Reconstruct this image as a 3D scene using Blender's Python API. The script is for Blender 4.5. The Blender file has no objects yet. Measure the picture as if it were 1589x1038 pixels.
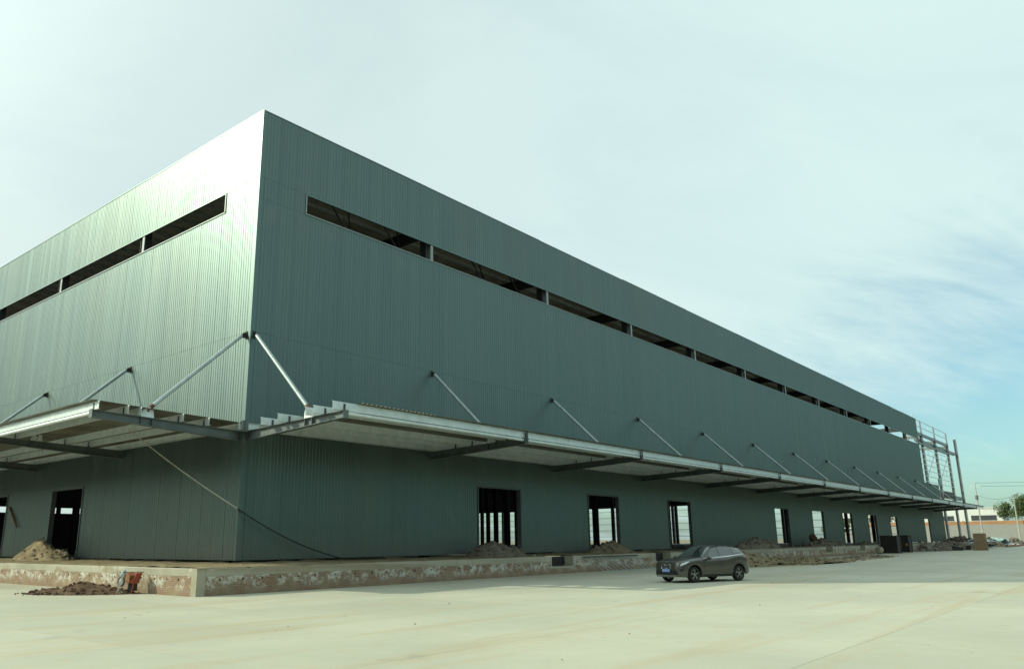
import bpy, bmesh, math, random
from mathutils import Vector, Matrix, noise
R = math.radians
rnd = random.Random(7)
SC = bpy.context.scene
COL = SC.collection

# ------------------------------------------------------------------ camera
PITCH, ROLL, YAW = R(13.8922), R(-0.465), R(49.3935)
cam_d = bpy.data.cameras.new('camera'); cam = bpy.data.objects.new('camera', cam_d); COL.objects.link(cam)
fw = Vector((math.sin(YAW)*math.cos(PITCH), math.cos(YAW)*math.cos(PITCH), math.sin(PITCH)))
rt = Vector((math.cos(YAW), -math.sin(YAW), 0)); up = rt.cross(fw)
r2 = rt*math.cos(ROLL) + up*math.sin(ROLL); u2 = -rt*math.sin(ROLL) + up*math.cos(ROLL)
mw = Matrix((r2, u2, -fw)).transposed().to_4x4(); mw.translation = (-19.93, -30.475, 1.82)
cam.matrix_world = mw
cam_d.sensor_width = 36; cam_d.lens = 1212.04/1589*36
cam_d.shift_x = 65.244/1589; cam_d.shift_y = 20.35/1589
cam_d.clip_start = .1; cam_d.clip_end = 6000
SC.camera = cam

# ------------------------------------------------------------------ light
SUN_EL = R(30); SUN_AZ = Vector((-.62, .78, 0)).normalized()      # towards the sun
sund = bpy.data.lights.new('sun', 'SUN'); sund.energy = 3.9; sund.angle = R(.6); sund.color = (1, .985, .72)
sun = bpy.data.objects.new('sun', sund); COL.objects.link(sun)
sv = Vector((SUN_AZ.x*math.cos(SUN_EL), SUN_AZ.y*math.cos(SUN_EL), math.sin(SUN_EL)))
sun.rotation_euler = sv.to_track_quat('Z', 'Y').to_euler(); sun.location = (-60, 60, 80)
world = bpy.data.worlds.new('World'); SC.world = world; world.use_nodes = True
SC.view_settings.view_transform = 'Standard'; SC.view_settings.look = 'None'
SC.view_settings.exposure = 0; SC.view_settings.gamma = 1
SC.cycles.use_denoising = True; SC.cycles.filter_width = 1.55
SC.cycles.max_bounces = 8; SC.cycles.diffuse_bounces = 4; SC.cycles.glossy_bounces = 3

class NT:
    """small node-graph helper"""
    def __init__(s, nt): s.nt = nt; s.nt.nodes.clear()
    def n(s, t, **kw):
        nd = s.nt.nodes.new(t)
        for k, v in kw.items():
            if k.startswith('i_'):
                key = k[2:]; key = int(key) if key.isdigit() else key.replace('_', ' ')
                s.put(nd.inputs[key], v)
            else: setattr(nd, k, v)
        return nd
    def put(s, inp, v):
        if isinstance(v, bpy.types.NodeSocket): s.nt.links.new(v, inp)
        elif isinstance(v, bpy.types.Node): s.nt.links.new(v.outputs[0], inp)
        elif isinstance(v, (tuple, list)) and inp.type == 'RGBA' and len(v) == 3: inp.default_value = (*v, 1)
        else: inp.default_value = v
    def m(s, op, a, b=0., c=None, clamp=False):
        nd = s.nt.nodes.new('ShaderNodeMath'); nd.operation = op; nd.use_clamp = clamp
        s.put(nd.inputs[0], a); s.put(nd.inputs[1], b)
        if c is not None: s.put(nd.inputs[2], c)
        return nd.outputs[0]
    def vm(s, op, a, b=(0, 0, 0)):
        nd = s.nt.nodes.new('ShaderNodeVectorMath'); nd.operation = op
        s.put(nd.inputs[0], a); s.put(nd.inputs[1], b)
        return nd.outputs['Value' if op in ('DOT_PRODUCT', 'LENGTH') else 'Vector']
    def mix(s, f, a, b, bt='MIX'):
        nd = s.nt.nodes.new('ShaderNodeMix'); nd.data_type = 'RGBA'; nd.blend_type = bt
        s.put(nd.inputs[0], f); s.put(nd.inputs[6], a); s.put(nd.inputs[7], b)
        return nd.outputs[2]
    def ramp(s, f, lo, hi, a=0., b=1.):
        nd = s.nt.nodes.new('ShaderNodeMapRange'); nd.interpolation_type = 'SMOOTHSTEP'
        s.put(nd.inputs[0], f); s.put(nd.inputs[1], lo); s.put(nd.inputs[2], hi); s.put(nd.inputs[3], a); s.put(nd.inputs[4], b)
        return nd.outputs[0]
    def noise(s, vec, scale, detail=4, rough=.55, dist=0.):
        nd = s.n('ShaderNodeTexNoise', i_Vector=vec, i_Scale=scale, i_Detail=detail, i_Roughness=rough, i_Distortion=dist)
        return nd.outputs[0]
    def scale(s, vec, v):
        return s.vm('MULTIPLY', vec, v)

# sky: Nishita air with a thin white cloud sheet, thicker towards the sun
w = NT(world.node_tree)
sky = w.n('ShaderNodeTexSky', sky_type='NISHITA', sun_disc=False, sun_elevation=SUN_EL,
          sun_rotation=math.atan2(SUN_AZ.x, SUN_AZ.y), air_density=1.0, dust_density=1.6, ozone_density=1.0)
tc = w.n('ShaderNodeTexCoord').outputs['Generated']
sep = w.n('ShaderNodeSeparateXYZ', i_0=tc)
dz = w.m('ADD', w.m('MAXIMUM', sep.outputs[2], 0.0), .16)
pv = w.n('ShaderNodeCombineXYZ', i_0=w.m('DIVIDE', sep.outputs[0], dz), i_1=w.m('DIVIDE', sep.outputs[1], dz), i_2=0.0).outputs[0]
rot = w.n('ShaderNodeVectorRotate', rotation_type='Z_AXIS', i_Vector=pv, i_Angle=R(22)).outputs[0]
n1 = w.noise(w.scale(rot, (.55, 1.25, 1)), 1.1, 7, .56, .5)
n2 = w.noise(w.vm('ADD', w.scale(rot, (.5, 1.6, 1)), (3.1, 7.7, 0)), 2.6, 6, .6, .8)
toward = w.vm('DOT_PRODUCT', tc, tuple(SUN_AZ))
f = w.m('ADD', w.m('MULTIPLY', n1, .72), w.m('MULTIPLY', n2, .28))
f = w.m('ADD', f, w.m('MULTIPLY', toward, .17))
f = w.m('ADD', f, w.m('MULTIPLY', w.ramp(sep.outputs[2], .10, .36), .36))
mask = w.ramp(f, .40, .72, .20, 1.)
n3 = w.noise(w.vm('ADD', w.scale(rot, (.8, 1.3, 1)), (9.3, 2.2, 0)), 1.3, 8, .6, .6)
mask = w.m('MULTIPLY', mask, w.ramp(n3, .32, .62, .90, 1.))
air = w.mix(1., sky.outputs[0], (1.05, 1.62, 1.55), 'MULTIPLY')
cloud = w.mix(w.ramp(toward, -.5, .9), (7.0, 9.0, 8.8), (6.3, 7.45, 7.3))
glow = w.m('POWER', w.m('MAXIMUM', w.vm('DOT_PRODUCT', tc, tuple(sv)), 0.), 6.)
cloud = w.mix(1., cloud, w.n('ShaderNodeCombineXYZ', i_0=w.m('ADD', w.m('MULTIPLY', glow, 2.8), 1.), i_1=w.m('ADD', w.m('MULTIPLY', glow, 2.8), 1.), i_2=w.m('ADD', w.m('MULTIPLY', glow, 2.5), 1.)).outputs[0], 'MULTIPLY')
bg = w.n('ShaderNodeBackground', i_Color=w.mix(mask, air, cloud), i_Strength=.1)
w.n('ShaderNodeOutputWorld', i_Surface=bg)

# ------------------------------------------------------------------ materials
MATS = {}
def new_mat(name):
    m = bpy.data.materials.new(name); m.use_nodes = True; MATS[name] = m
    g = NT(m.node_tree)
    g.pos = g.n('ShaderNodeNewGeometry').outputs['Position']
    return m, g
def finish(g, col, rough, metal=0., bump=None, bstr=.3, bdist=.02, spec=.5, **kw):
    p = g.n('ShaderNodeBsdfPrincipled')
    g.put(p.inputs['Base Color'], col); g.put(p.inputs['Roughness'], rough); g.put(p.inputs['Metallic'], metal)
    g.put(p.inputs['Specular IOR Level'], spec)
    for k, v in kw.items(): g.put(p.inputs[k.replace('_', ' ')], v)
    if bump is not None:
        b = g.n('ShaderNodeBump', i_Strength=bstr, i_Distance=bdist, i_Height=bump)
        g.put(p.inputs['Normal'], b.outputs[0])
    g.n('ShaderNodeOutputMaterial', i_Surface=p)
def simple(name, col, rough=.6, metal=0., var=.25, sc=3., dark=None, bstr=.15, spec=.4):
    m, g = new_mat(name)
    n = g.noise(g.pos, sc, 5, .6)
    n3 = g.noise(g.pos, sc*9, 3, .6)
    d = dark or tuple(c*(1-var) for c in col)
    c = g.mix(g.ramp(n, .3, .7), d, col)
    c = g.mix(g.m('MULTIPLY', n3, var*.8), c, tuple(x*.6 for x in col))
    finish(g, c, g.ramp(n3, .2, .8, max(rough-.1, .02), min(rough+.1, 1)), metal, n3, bstr, .01, spec)
    return m

def mk_panel():
    m, g = new_mat('coated_steel_cladding')
    oi = g.n('ShaderNodeObjectInfo')
    rv = oi.outputs['Random']
    big = g.noise(g.scale(g.pos, (.22, .22, .07)), 1., 4, .55)
    streak = g.noise(g.scale(g.pos, (1.1, 1.1, .05)), 1., 3, .5)
    grime = g.noise(g.scale(g.pos, (.6, .6, .5)), 1., 6, .65)
    c = g.mix(g.ramp(streak, .25, .75), (.114, .157, .146), (.128, .176, .163))
    c = g.mix(g.m('MULTIPLY', g.ramp(big, .42, .72), .4), c, (.140, .170, .148))
    c = g.mix(g.m('MULTIPLY', g.ramp(grime, .56, .74), .16), c, (.26, .25, .20))
    c = g.mix(1., c, g.mix(rv, (.975, .975, .975), (1.025, 1.025, 1.025)), 'MULTIPLY')
    # dust thrown up on the foot of the wall
    z = g.n('ShaderNodeSeparateXYZ', i_0=g.pos).outputs[2]
    dust = g.m('MULTIPLY', g.ramp(g.m('ADD', z, g.m('MULTIPLY', streak, 1.2)), 1.6, 3.1, .45, 0.), 1.)
    c = g.mix(dust, c, (.24, .235, .20))
    scuff = g.m('MULTIPLY', g.ramp(g.noise(g.scale(g.pos, (.9, .9, .7)), 1., 5, .6, 1.), .70, .78), g.ramp(z, 6.4, 5.4, 0., .35))
    c = g.mix(scuff, c, (.38, .39, .34))
    rough = g.m('ADD', g.ramp(streak, .3, .7, .39, .44), g.m('MULTIPLY', dust, .3))
    oil = g.noise(g.scale(g.pos, (.8, .8, .22)), 1., 1, .4)
    finish(g, c, rough, .92, oil, .15, .05, .5)
mk_panel()

def mk_concrete(name, c0, c1, dirt, rough=.75, stretch=(1, 1, 1), spec=.35):
    m, g = new_mat(name)
    rv = g.n('ShaderNodeObjectInfo').outputs['Random']
    a = g.noise(g.scale(g.pos, tuple(.16*s for s in stretch)), 1., 6, .6, .3)
    b = g.noise(g.scale(g.pos, tuple(1.1*s for s in stretch)), 1., 6, .65)
    d = g.noise(g.pos, 22., 4, .7)
    t = g.noise(g.scale(g.pos, (.05, .75, 1)), 1., 5, .6, .6)     # wheel tracks along the wall
    c = g.mix(g.ramp(a, .32, .70), c0, c1)
    c = g.mix(g.m('MULTIPLY', g.ramp(b, .5, .75), .45), c, dirt)
    c = g.mix(g.m('MULTIPLY', g.ramp(t, .50, .68), .7), c, dirt)
    c = g.mix(g.m('MULTIPLY', g.ramp(d, .55, .8), .35), c, tuple(x*.55 for x in c0))
    e = g.noise(g.scale(g.pos, (.55, .7, 1)), 1., 4, .5, .8)
    c = g.mix(g.m('MULTIPLY', g.ramp(e, .66, .74), .30), c, tuple(x*.5 for x in c0))
    k_ = g.n('ShaderNodeTexVoronoi', feature='DISTANCE_TO_EDGE', i_Vector=g.vm('ADD', g.pos, g.scale(g.n('ShaderNodeTexNoise', i_Vector=g.pos, i_Scale=.9, i_Detail=5.).outputs[1], (1.6, 1.6, 0))), i_Scale=.11).outputs[0]
    c = g.mix(g.m('MULTIPLY', g.ramp(k_, .0009, .0018, 1., 0.), g.ramp(a, .45, .6, 0., .5)), c, tuple(x*.4 for x in c0))
    c = g.mix(1., c, g.mix(rv, (.95, .95, .94), (1.04, 1.04, 1.05)), 'MULTIPLY')
    finish(g, c, g.ramp(b, .2, .8, rough-.12, rough+.1), 0., g.m('ADD', g.m('MULTIPLY', d, .4), b), .25, .012, spec)
mk_concrete('apron_concrete', (.385, .38, .305), (.455, .445, .35), (.405, .34, .225), .74)
mk_concrete('platform_concrete', (.30, .285, .225), (.43, .415, .335), (.25, .195, .12), .9)
mk_concrete('floor_concrete', (.28, .28, .26), (.36, .36, .33), (.25, .22, .17), .8)

def mk_brick():
    m, g = new_mat('rough_brickwork')
    sp = g.n('ShaderNodeSeparateXYZ', i_0=g.pos)
    v = g.n('ShaderNodeCombineXYZ', i_0=g.m('ADD', sp.outputs[0], sp.outputs[1]), i_1=sp.outputs[2], i_2=0.).outputs[0]
    wob = g.vm('ADD', v, g.scale(g.n('ShaderNodeTexNoise', i_Vector=g.pos, i_Scale=2.).outputs[1], (.03, .02, 0)))
    br = g.n('ShaderNodeTexBrick', i_Vector=wob, i_Color1=(.27, .135, .085), i_Color2=(.18, .115, .075), i_Mortar=(.29, .25, .19), i_Scale=1.,
             i_Mortar_Size=.012, i_Mortar_Smooth=.3, i_Bias=0., i_Brick_Width=.25, i_Row_Height=.066)
    a = g.noise(g.pos, 1.1, 6, .62); b = g.noise(g.pos, 7., 5, .7); s = g.noise(g.scale(g.pos, (1., 1., 1.3)), 1.7, 7, .75)
    c = g.mix(g.m('MULTIPLY', g.ramp(a, .38, .62), .7), br.outputs[0], (.31, .25, .165))          # mud
    wash = g.m('MULTIPLY', g.ramp(s, .46, .56), g.ramp(b, .38, .52))
    up_ = g.ramp(sp.outputs[2], .05, .45)
    c = g.mix(g.m('MULTIPLY', wash, g.m('MULTIPLY', up_, .85)), c, (.56, .56, .50))                # lime wash
    c = g.mix(g.m('MULTIPLY', g.ramp(b, .6, .8), .5), c, (.10, .075, .05))
    h = g.m('ADD', g.m('MULTIPLY', br.outputs[1], -.7), g.m('MULTIPLY', b, .6))
    finish(g, c, .9, 0., h, .7, .02, .2)
mk_brick()

def mk_dirt(name, c0, c1, c2):
    m, g = new_mat(name)
    a = g.noise(g.pos, 1.6, 6, .65); b = g.noise(g.pos, 13., 5, .7)
    c = g.mix(g.ramp(a, .35, .68), c0, c1)
    c = g.mix(g.m('MULTIPLY', g.ramp(b, .52, .75), .7), c, c2)
    finish(g, c, .95, 0., g.m('ADD', a, b), .9, .05, .15)
mk_dirt('tan_earth', (.20, .155, .095), (.30, .25, .155), (.13, .10, .06))
mk_dirt('grey_earth', (.17, .145, .11), (.25, .22, .17), (.10, .085, .065))
mk_dirt('dark_earth', (.085, .05, .032), (.15, .095, .06), (.20, .17, .13))
mk_dirt('pale_clod', (.30, .26, .19), (.40, .36, .28), (.22, .18, .12))
mk_dirt('field_earth', (.19, .165, .12), (.25, .22, .16), (.15, .14, .09))
mk_dirt('bank_earth', (.21, .205, .18), (.27, .25, .21), (.16, .165, .12))

def mk_galv():
    m, g = new_mat('galvanised_steel')
    a = g.noise(g.pos, 2.2, 6, .65); b = g.noise(g.scale(g.pos, (5, 5, .8)), 2., 5, .7)
    c = g.mix(g.ramp(a, .3, .7), (.50, .57, .57), (.64, .70, .69))
    c = g.mix(g.m('MULTIPLY', g.ramp(b, .60, .72), .7), c, (.24, .20, .14))
    finish(g, c, .45, .25, b, .15, .01, .5)
mk_galv()
def mk_deck():
    m, g = new_mat('stained_deck_sheet')
    a = g.noise(g.scale(g.pos, (.35, .8, 1)), 1., 6, .62, .5); b = g.noise(g.pos, 3., 5, .65)
    c = g.mix(g.ramp(a, .35, .68), (.085, .082, .062), (.16, .155, .12))
    c = g.mix(g.m('MULTIPLY', g.ramp(b, .52, .72), .55), c, (.09, .075, .05))
    finish(g, c, .6, .1, b, .2, .01, .4)
mk_deck()
simple('primed_beam_steel', (.125, .15, .15), .5, .15, .3, 2.)
simple('frame_grey_steel', (.23, .26, .265), .5, .15, .3, 2.)
simple('dark_primer_steel', (.055, .060, .060), .6, .1, .3, 2.)
simple('rod_paint', (.42, .49, .49), .4, .2, .25, 3.)
simple('bracket_dark', (.045, .045, .042), .6, .2, .3, 5.)
simple('rust', (.19, .085, .045), .85, .1, .5, 14.)
simple('pale_trim', (.27, .31, .30), .45, .2, .15, 2.)
simple('roof_lining', (.72, .68, .57), .65, .05, .4, .8, bstr=.3)
simple('black_box_steel', (.028, .024, .021), .7, .1, .5, 1.5)
simple('rope', (.50, .48, .40), .8, 0., .3, 8.)
simple('cable_black', (.022, .024, .022), .6, 0., .2, 8.)
simple('red_paint', (.42, .085, .045), .55, .1, .4, 9.)
simple('orange_paint', (.50, .22, .09), .6, 0., .4, 9.)
simple('pale_plastic', (.62, .60, .52), .6, 0., .3, 9.)
simple('teal_plastic', (.42, .56, .54), .5, 0., .4, 5.)
simple('grey_plastic', (.16, .19, .18), .6, 0., .4, 8.)
simple('white_sheet', (.66, .68, .66), .6, 0., .25, 2.)
simple('plank_wood', (.33, .18, .10), .8, 0., .4, 6.)
simple('fired_brick', (.36, .25, .15), .9, 0., .45, 6.)
simple('bark', (.12, .09, .06), .9, 0., .4, 5.)
simple('pole_concrete', (.40, .39, .35), .8, 0., .2, 3.)
simple('white_render', (.62, .63, .60), .8, 0., .08, .3)
simple('ochre_wall', (.40, .215, .105), .9, 0., .2, .4)
simple('far_window', (.06, .07, .075), .2, 0., .1, 1.)
simple('tyre_rubber', (.018, .018, .018), .8, 0., .2, 20.)
simple('black_trim', (.014, .014, .014), .45, 0., .1, 20., spec=.5)
simple('rim_alloy', (.36, .36, .345), .35, .8, .1, 20., bstr=0)
simple('chrome', (.75, .76, .76), .15, 1., .05, 20., bstr=0)
simple('plate_blue', (.10, .22, .62), .5, 0., .05, 20., bstr=0)
simple('plate_white', (.80, .80, .80), .5, 0., .05, 20., bstr=0)
simple('lamp_red', (.55, .03, .025), .2, 0., .1, 20., bstr=0)
simple('lamp_clear', (.62, .66, .66), .12, .3, .1, 20., bstr=0)
simple('amber', (.75, .33, .04), .3, 0., .1, 20., bstr=0)
simple('cabin_dark', (.04, .042, .04), .8, 0., .2, 20.)
def mk_carpaint():
    m, g = new_mat('brown_metallic_paint')
    d = g.noise(g.scale(g.pos, (3, 3, 3)), 1., 4, .6)
    z = g.n('ShaderNodeSeparateXYZ', i_0=g.pos).outputs[2]
    dust = g.m('MULTIPLY', g.ramp(g.m('ADD', z, g.m('MULTIPLY', d, .25)), .25, .75, .55, 0.), 1.)
    c = g.mix(g.m('MAXIMUM', dust, g.m('MULTIPLY', d, .12)), (.076, .072, .063), (.19, .175, .14))
    finish(g, c, g.m('ADD', .28, g.m('MULTIPLY', dust, .45)), .45, None, spec=.5, Coat_Weight=.6, Coat_Roughness=.08)
mk_carpaint()
def mk_glass():
    m, g = new_mat('tinted_car_glass')
    finish(g, (.025, .035, .033), .03, 0., None, spec=1., Coat_Weight=1., Coat_Roughness=.02)
mk_glass()
def mk_leaf(name, a, b):
    m, g = new_mat(name)
    n = g.noise(g.pos, .9, 4, .6)
    p = g.n('ShaderNodeBsdfPrincipled', i_Base_Color=g.mix(g.ramp(n, .3, .7), a, b), i_Roughness=.6)
    t = g.n('ShaderNodeBsdfTranslucent', i_Color=g.mix(.5, a, b))
    g.n('ShaderNodeOutputMaterial', i_Surface=g.n('ShaderNodeMixShader', i_0=.25, i_1=p, i_2=t))
mk_leaf('leaf_green', (.040, .075, .022), (.10, .135, .040))

# ------------------------------------------------------------------ mesh helpers
class MB:
    def __init__(s): s.v = []; s.f = []
    def quad(s, *p):
        i = len(s.v); s.v += [tuple(q) for q in p]; s.f.append(tuple(range(i, i+len(p)))); return s
    def box(s, a, b):
        x0, y0, z0 = (min(a[i], b[i]) for i in range(3)); x1, y1, z1 = (max(a[i], b[i]) for i in range(3))
        i = len(s.v)
        s.v += [(x0,y0,z0),(x1,y0,z0),(x1,y1,z0),(x0,y1,z0),(x0,y0,z1),(x1,y0,z1),(x1,y1,z1),(x0,y1,z1)]
        s.f += [tuple(i+k for k in q) for q in ((0,3,2,1),(4,5,6,7),(0,1,5,4),(1,2,6,5),(2,3,7,6),(3,0,4,7))]
        return s
    def prism(s, pts, vec):
        """closed extrusion of a polygon along vec"""
        n = len(pts); i = len(s.v); vec = Vector(vec)
        s.v += [tuple(p) for p in pts] + [tuple(Vector(p)+vec) for p in pts]
        s.f.append(tuple(i+k for k in reversed(range(n)))); s.f.append(tuple(i+n+k for k in range(n)))
        for k in range(n): s.f.append((i+k, i+(k+1) % n, i+n+(k+1) % n, i+n+k))
        return s
    def bar(s, a, b, w, h=None, upv=(0, 0, 1)):
        a, b = Vector(a), Vector(b); h = h or w; d = (b-a).normalized()
        u = Vector(upv)
        if abs(d.dot(u)) > .98: u = Vector((1, 0, 0))
        x = d.cross(u).normalized(); z = x.cross(d).normalized()
        pts = [a+x*(-w/2)+z*(-h/2), a+x*(w/2)+z*(-h/2), a+x*(w/2)+z*(h/2), a+x*(-w/2)+z*(h/2)]
        return s.prism(pts, b-a)
    def tube(s, path, r, n=8, r1=None, cap=True):
        path = [Vector(p) for p in path]; rings = []; m = len(path)
        u = None
        for k, p in enumerate(path):
            d = (path[min(k+1, m-1)]-path[max(k-1, 0)]).normalized()
            if u is None:
                u = d.orthogonal().normalized()
            u = (u - d*u.dot(d)).normalized(); q = d.cross(u)
            rr = r if r1 is None else r+(r1-r)*k/max(m-1, 1)
            i = len(s.v); rings.append(i)
            for j in range(n):
                a = 2*math.pi*j/n; s.v.append(tuple(p+(u*math.cos(a)+q*math.sin(a))*rr))
        for a, b in zip(rings, rings[1:]):
            for j in range(n): s.f.append((a+j, a+(j+1) % n, b+(j+1) % n, b+j))
        if cap:
            s.f.append(tuple(rings[0]+j for j in reversed(range(n)))); s.f.append(tuple(rings[-1]+j for j in range(n)))
        return s
    def lathe(s, prof, c, ax, n=28):
        """prof: (radius, along) pairs, closed loop round axis ax at c"""
        c = Vector(c); ax = Vector(ax).normalized(); u = ax.orthogonal().normalized(); q = ax.cross(u); m = len(prof); i = len(s.v)
        for j in range(n):
            a = 2*math.pi*j/n; e = u*math.cos(a)+q*math.sin(a)
            for r_, t in prof: s.v.append(tuple(c+e*r_+ax*t))
        for j in range(n):
            for k in range(m):
                a, b = i+j*m+k, i+j*m+(k+1) % m; a2, b2 = i+((j+1) % n)*m+k, i+((j+1) % n)*m+(k+1) % m
                s.f.append((a, b, b2, a2))
        return s
    def grid(s, rows):
        i = len(s.v); m = len(rows[0])
        for r_ in rows: s.v += [tuple(p) for p in r_]
        for a in range(len(rows)-1):
            for b in range(m-1): s.f.append((i+a*m+b, i+a*m+b+1, i+(a+1)*m+b+1, i+(a+1)*m+b))
        return s
    def blob(s, c, r, seed, sq=(1, 1, 1), amp=.35, sub=1):
        bm = bmesh.new(); bmesh.ops.create_icosphere(bm, subdivisions=sub, radius=1)
        i = len(s.v); o = Vector((seed*1.7, seed*.31, seed*2.3))
        for v in bm.verts:
            k = r*(1+amp*noise.noise(v.co*1.4+o)*1.6)
            s.v.append((c[0]+v.co.x*k*sq[0], c[1]+v.co.y*k*sq[1], c[2]+v.co.z*k*sq[2]))
        for f_ in bm.faces: s.f.append(tuple(i+v.index for v in f_.verts))
        bm.free(); return s
    def mesh(s, name, smooth=False):
        me = bpy.data.meshes.new(name); me.from_pydata(s.v, [], s.f); me.validate(); me.update()
        bm = bmesh.new(); bm.from_mesh(me); bmesh.ops.recalc_face_normals(bm, faces=bm.faces); bm.to_mesh(me); bm.free()
        if smooth:
            me.polygons.foreach_set('use_smooth', [True]*len(me.polygons))
        return me
    def build(s, name, mat, parent=None, smooth=False, kind=None, label=None):
        me = s.mesh(name, smooth); me.materials.append(MATS[mat])
        return link(name, me, parent, kind, label)
def link(name, me, parent=None, kind=None, label=None):
    o = bpy.data.objects.new(name, me); COL.objects.link(o)
    if parent: o.parent = parent
    if kind: o['kind'] = kind
    if label: o['label'] = label
    return o
def thing(name, label, cat, loc=(0, 0, 0), rz=0, group=None):
    o = bpy.data.objects.new(name, None); COL.objects.link(o); o.location = loc; o.rotation_euler.z = rz
    o.empty_display_size = .3
    return tag(o, label, cat, group)
def tag(o, label, cat, group=None):
    o['label'] = label; o['category'] = cat
    if group: o['group'] = group
    return o
def autosmooth(o, ang=40):
    me = o.data
    me.polygons.foreach_set('use_smooth', [True]*len(me.polygons))
    bm = bmesh.new(); bm.from_mesh(me); bmesh.ops.remove_doubles(bm, verts=bm.verts, dist=1e-4)
    for e in bm.edges:
        if len(e.link_faces) == 2 and e.calc_face_angle(0) > R(ang): e.smooth = False
    bm.to_mesh(me); bm.free()
    return o

# ------------------------------------------------------------------ ground
PL = .95                       # platform height
g_ = MB().quad((-1500, -1500, -.05), (3500, -1500, -.05), (3500, 3000, -.05), (-1500, 3000, -.05))
ground = g_.build('ground', 'field_earth'); ground['kind'] = 'structure'
ap = MB().box((-70, -75, -.045), (225, -4.3, -.012)); ap.box((-70, -4.3, -.045), (-4.3, 90, -.012))
apron = ap.build('concrete_apron', 'floor_concrete'); apron['kind'] = 'structure'
YL = [-4.53, -10.7, -15.85, -21.0, -26.12, -31.2, -36.3, -41.4, -50]
slabs = {}
def slab(x0, x1, y0, y1):
    w_, d_ = round(x1-x0, 3), round(y1-y0, 3)
    if (w_, d_) not in slabs:
        gp = .0045
        me = MB().box((gp, gp, -.010), (w_-gp, d_-gp, 0)).mesh('concrete_slab'); me.materials.append(MATS['apron_concrete']); slabs[(w_, d_)] = me
    o = link('concrete_slab', slabs[(w_, d_)], apron); o.location = (x0, y0, 0)
for j in range(len(YL)-1):
    for k in range(-6, 9):
        slab(k*6-.6+(j % 2)*0, k*6+5.4, YL[j+1], YL[j])
for k in range(4):
    for i in range(5): slab(-36.6+6*i if i else -36.6, -30.6+6*i if i < 4 else -6.6, YL[0]+6*k, YL[0]+6*k+6)
    slab(-6.6, -4.55, YL[0]+6*k, YL[0]+6*k+6)
fs = MB()
for j in range(len(YL)-1):
    fs.box((53.407, YL[j+1]+.007, -.010), (215, YL[j]-.007, 0))
fs.build('far_paving', 'apron_concrete', apron, kind='stuff')
pb = MB()
for k in range(20):
    x, y = rnd.uniform(-12, 34), rnd.uniform(-24, -8)
    pb.blob((x, y, .01), rnd.uniform(.010, .028), k, (1, 1, .6), sub=1)
pb = pb.build('gravel_crumbs', 'grey_earth', kind='stuff'); pb['label'] = 'loose crumbs of stone scattered over the concrete apron'; pb['category'] = 'gravel'

# ------------------------------------------------------------------ warehouse
XE, XL, YD, HW = 140.0, 152.0, 134.0, 22.72
ZB0, ZB1, ZF = 18.06, 19.16, 1.08          # high window band, foot of cladding
wh = thing('warehouse', 'huge grey green metal clad warehouse with narrow high window band, unfinished at far end', 'warehouse')
BAYX = [.17+12*k for k in range(13)]
BAYY = [.30+11.16*k for k in range(12)]
DOORX = [16.2, 28.35, 40.5, 64.6, 76.6, 88.4, 100.2, 112.1, 135.2]
DOORY = [15.75, 26.95, 38.1, 60.4, 82.7]
DW, DT = 4.25, 5.0

panel_cache = {}
def profile(w_, depth):
    pts = [(0, -.008), (.006, -.008), (.012, 0)]
    s = .012
    while s + .2 <= w_+1e-6:
        j, h = rnd.uniform(-.005, .005), depth*rnd.uniform(.9, 1.1)
        pts += [(s+.118+j, 0), (s+.134+j, h), (s+.176+j, h*rnd.uniform(.9, 1)), (s+.1945, 0)]
        s += .1967
    pts += [(w_, 0)] if pts[-1][0] < w_-.002 else []
    return pts
def panel_mesh(w_, h_, depth):
    key = (round(w_, 3), round(h_, 3), rnd.randrange(5), depth)
    if key not in panel_cache:
        b = MB(); pr = profile(w_, depth)
        pts = [(s, -d, .004) for s, d in pr] + [(w_, .05, .004), (0, .05, .004)]
        b.prism(pts, (0, 0, h_-.008))
        me = b.mesh('wall_panel'); me.materials.append(MATS['coated_steel_cladding']); panel_cache[key] = me
    return panel_cache[key]
def rects_for(length, doors, band0, end_low, band_end):
    """rectangles (s0,s1,z0,z1) of cladding on a facade"""
    out = []; s = .13
    for d in doors:
        out.append((s, d, ZF, 6.62)); out.append((d, d+DW, DT, 6.62)); s = d+DW
    out.append((s, end_low, ZF, 6.62))
    out.append((.13, end_low, 6.62, 11.35))
    out.append((.13, length, 11.35, ZB0)); out.append((.13, length, ZB1, HW))
    out.append((.13, band0, ZB0, ZB1))
    if band_end < length: out.append((band_end, length, ZB0, ZB1))
    return out
def clad(rects, left, limit):
    rest = MB()
    for s0, s1, z0, z1 in rects:
        s = s0
        while s < s1-1e-4:
            e = min(s+1.0, s1)
            if s1-e < .15: e = s1
            if s < limit:
                o = link('wall_panel', panel_mesh(e-s, z1-z0, .013 if left else .021), wh)
                if left: o.location = (0, e, z0); o.rotation_euler.z = -math.pi/2
                else: o.location = (s, 0, z0)
                jit = rnd.gauss(0, .0010)
                if left: o.location.x += jit
                else: o.location.y += jit
            else:
                pts = [(a, -d) for a, d in profile(e-s, .013 if left else .021)] + [(e-s, .05), (0, .05)]
                if left: P = [(d, e-a, z0+.004) for a, d in pts]
                else: P = [(s+a, d, z0+.004) for a, d in pts]
                rest.prism(P, (0, 0, z1-z0-.008))
            s = e
    o = rest.build('far_cladding', 'coated_steel_cladding', wh, kind='stuff')
clad(rects_for(XE, DOORX, 2.77, XL, 139.3), False, 37.)
clad(rects_for(YD, DOORY, 2.86, YD, 130.), True, 25.)

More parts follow.
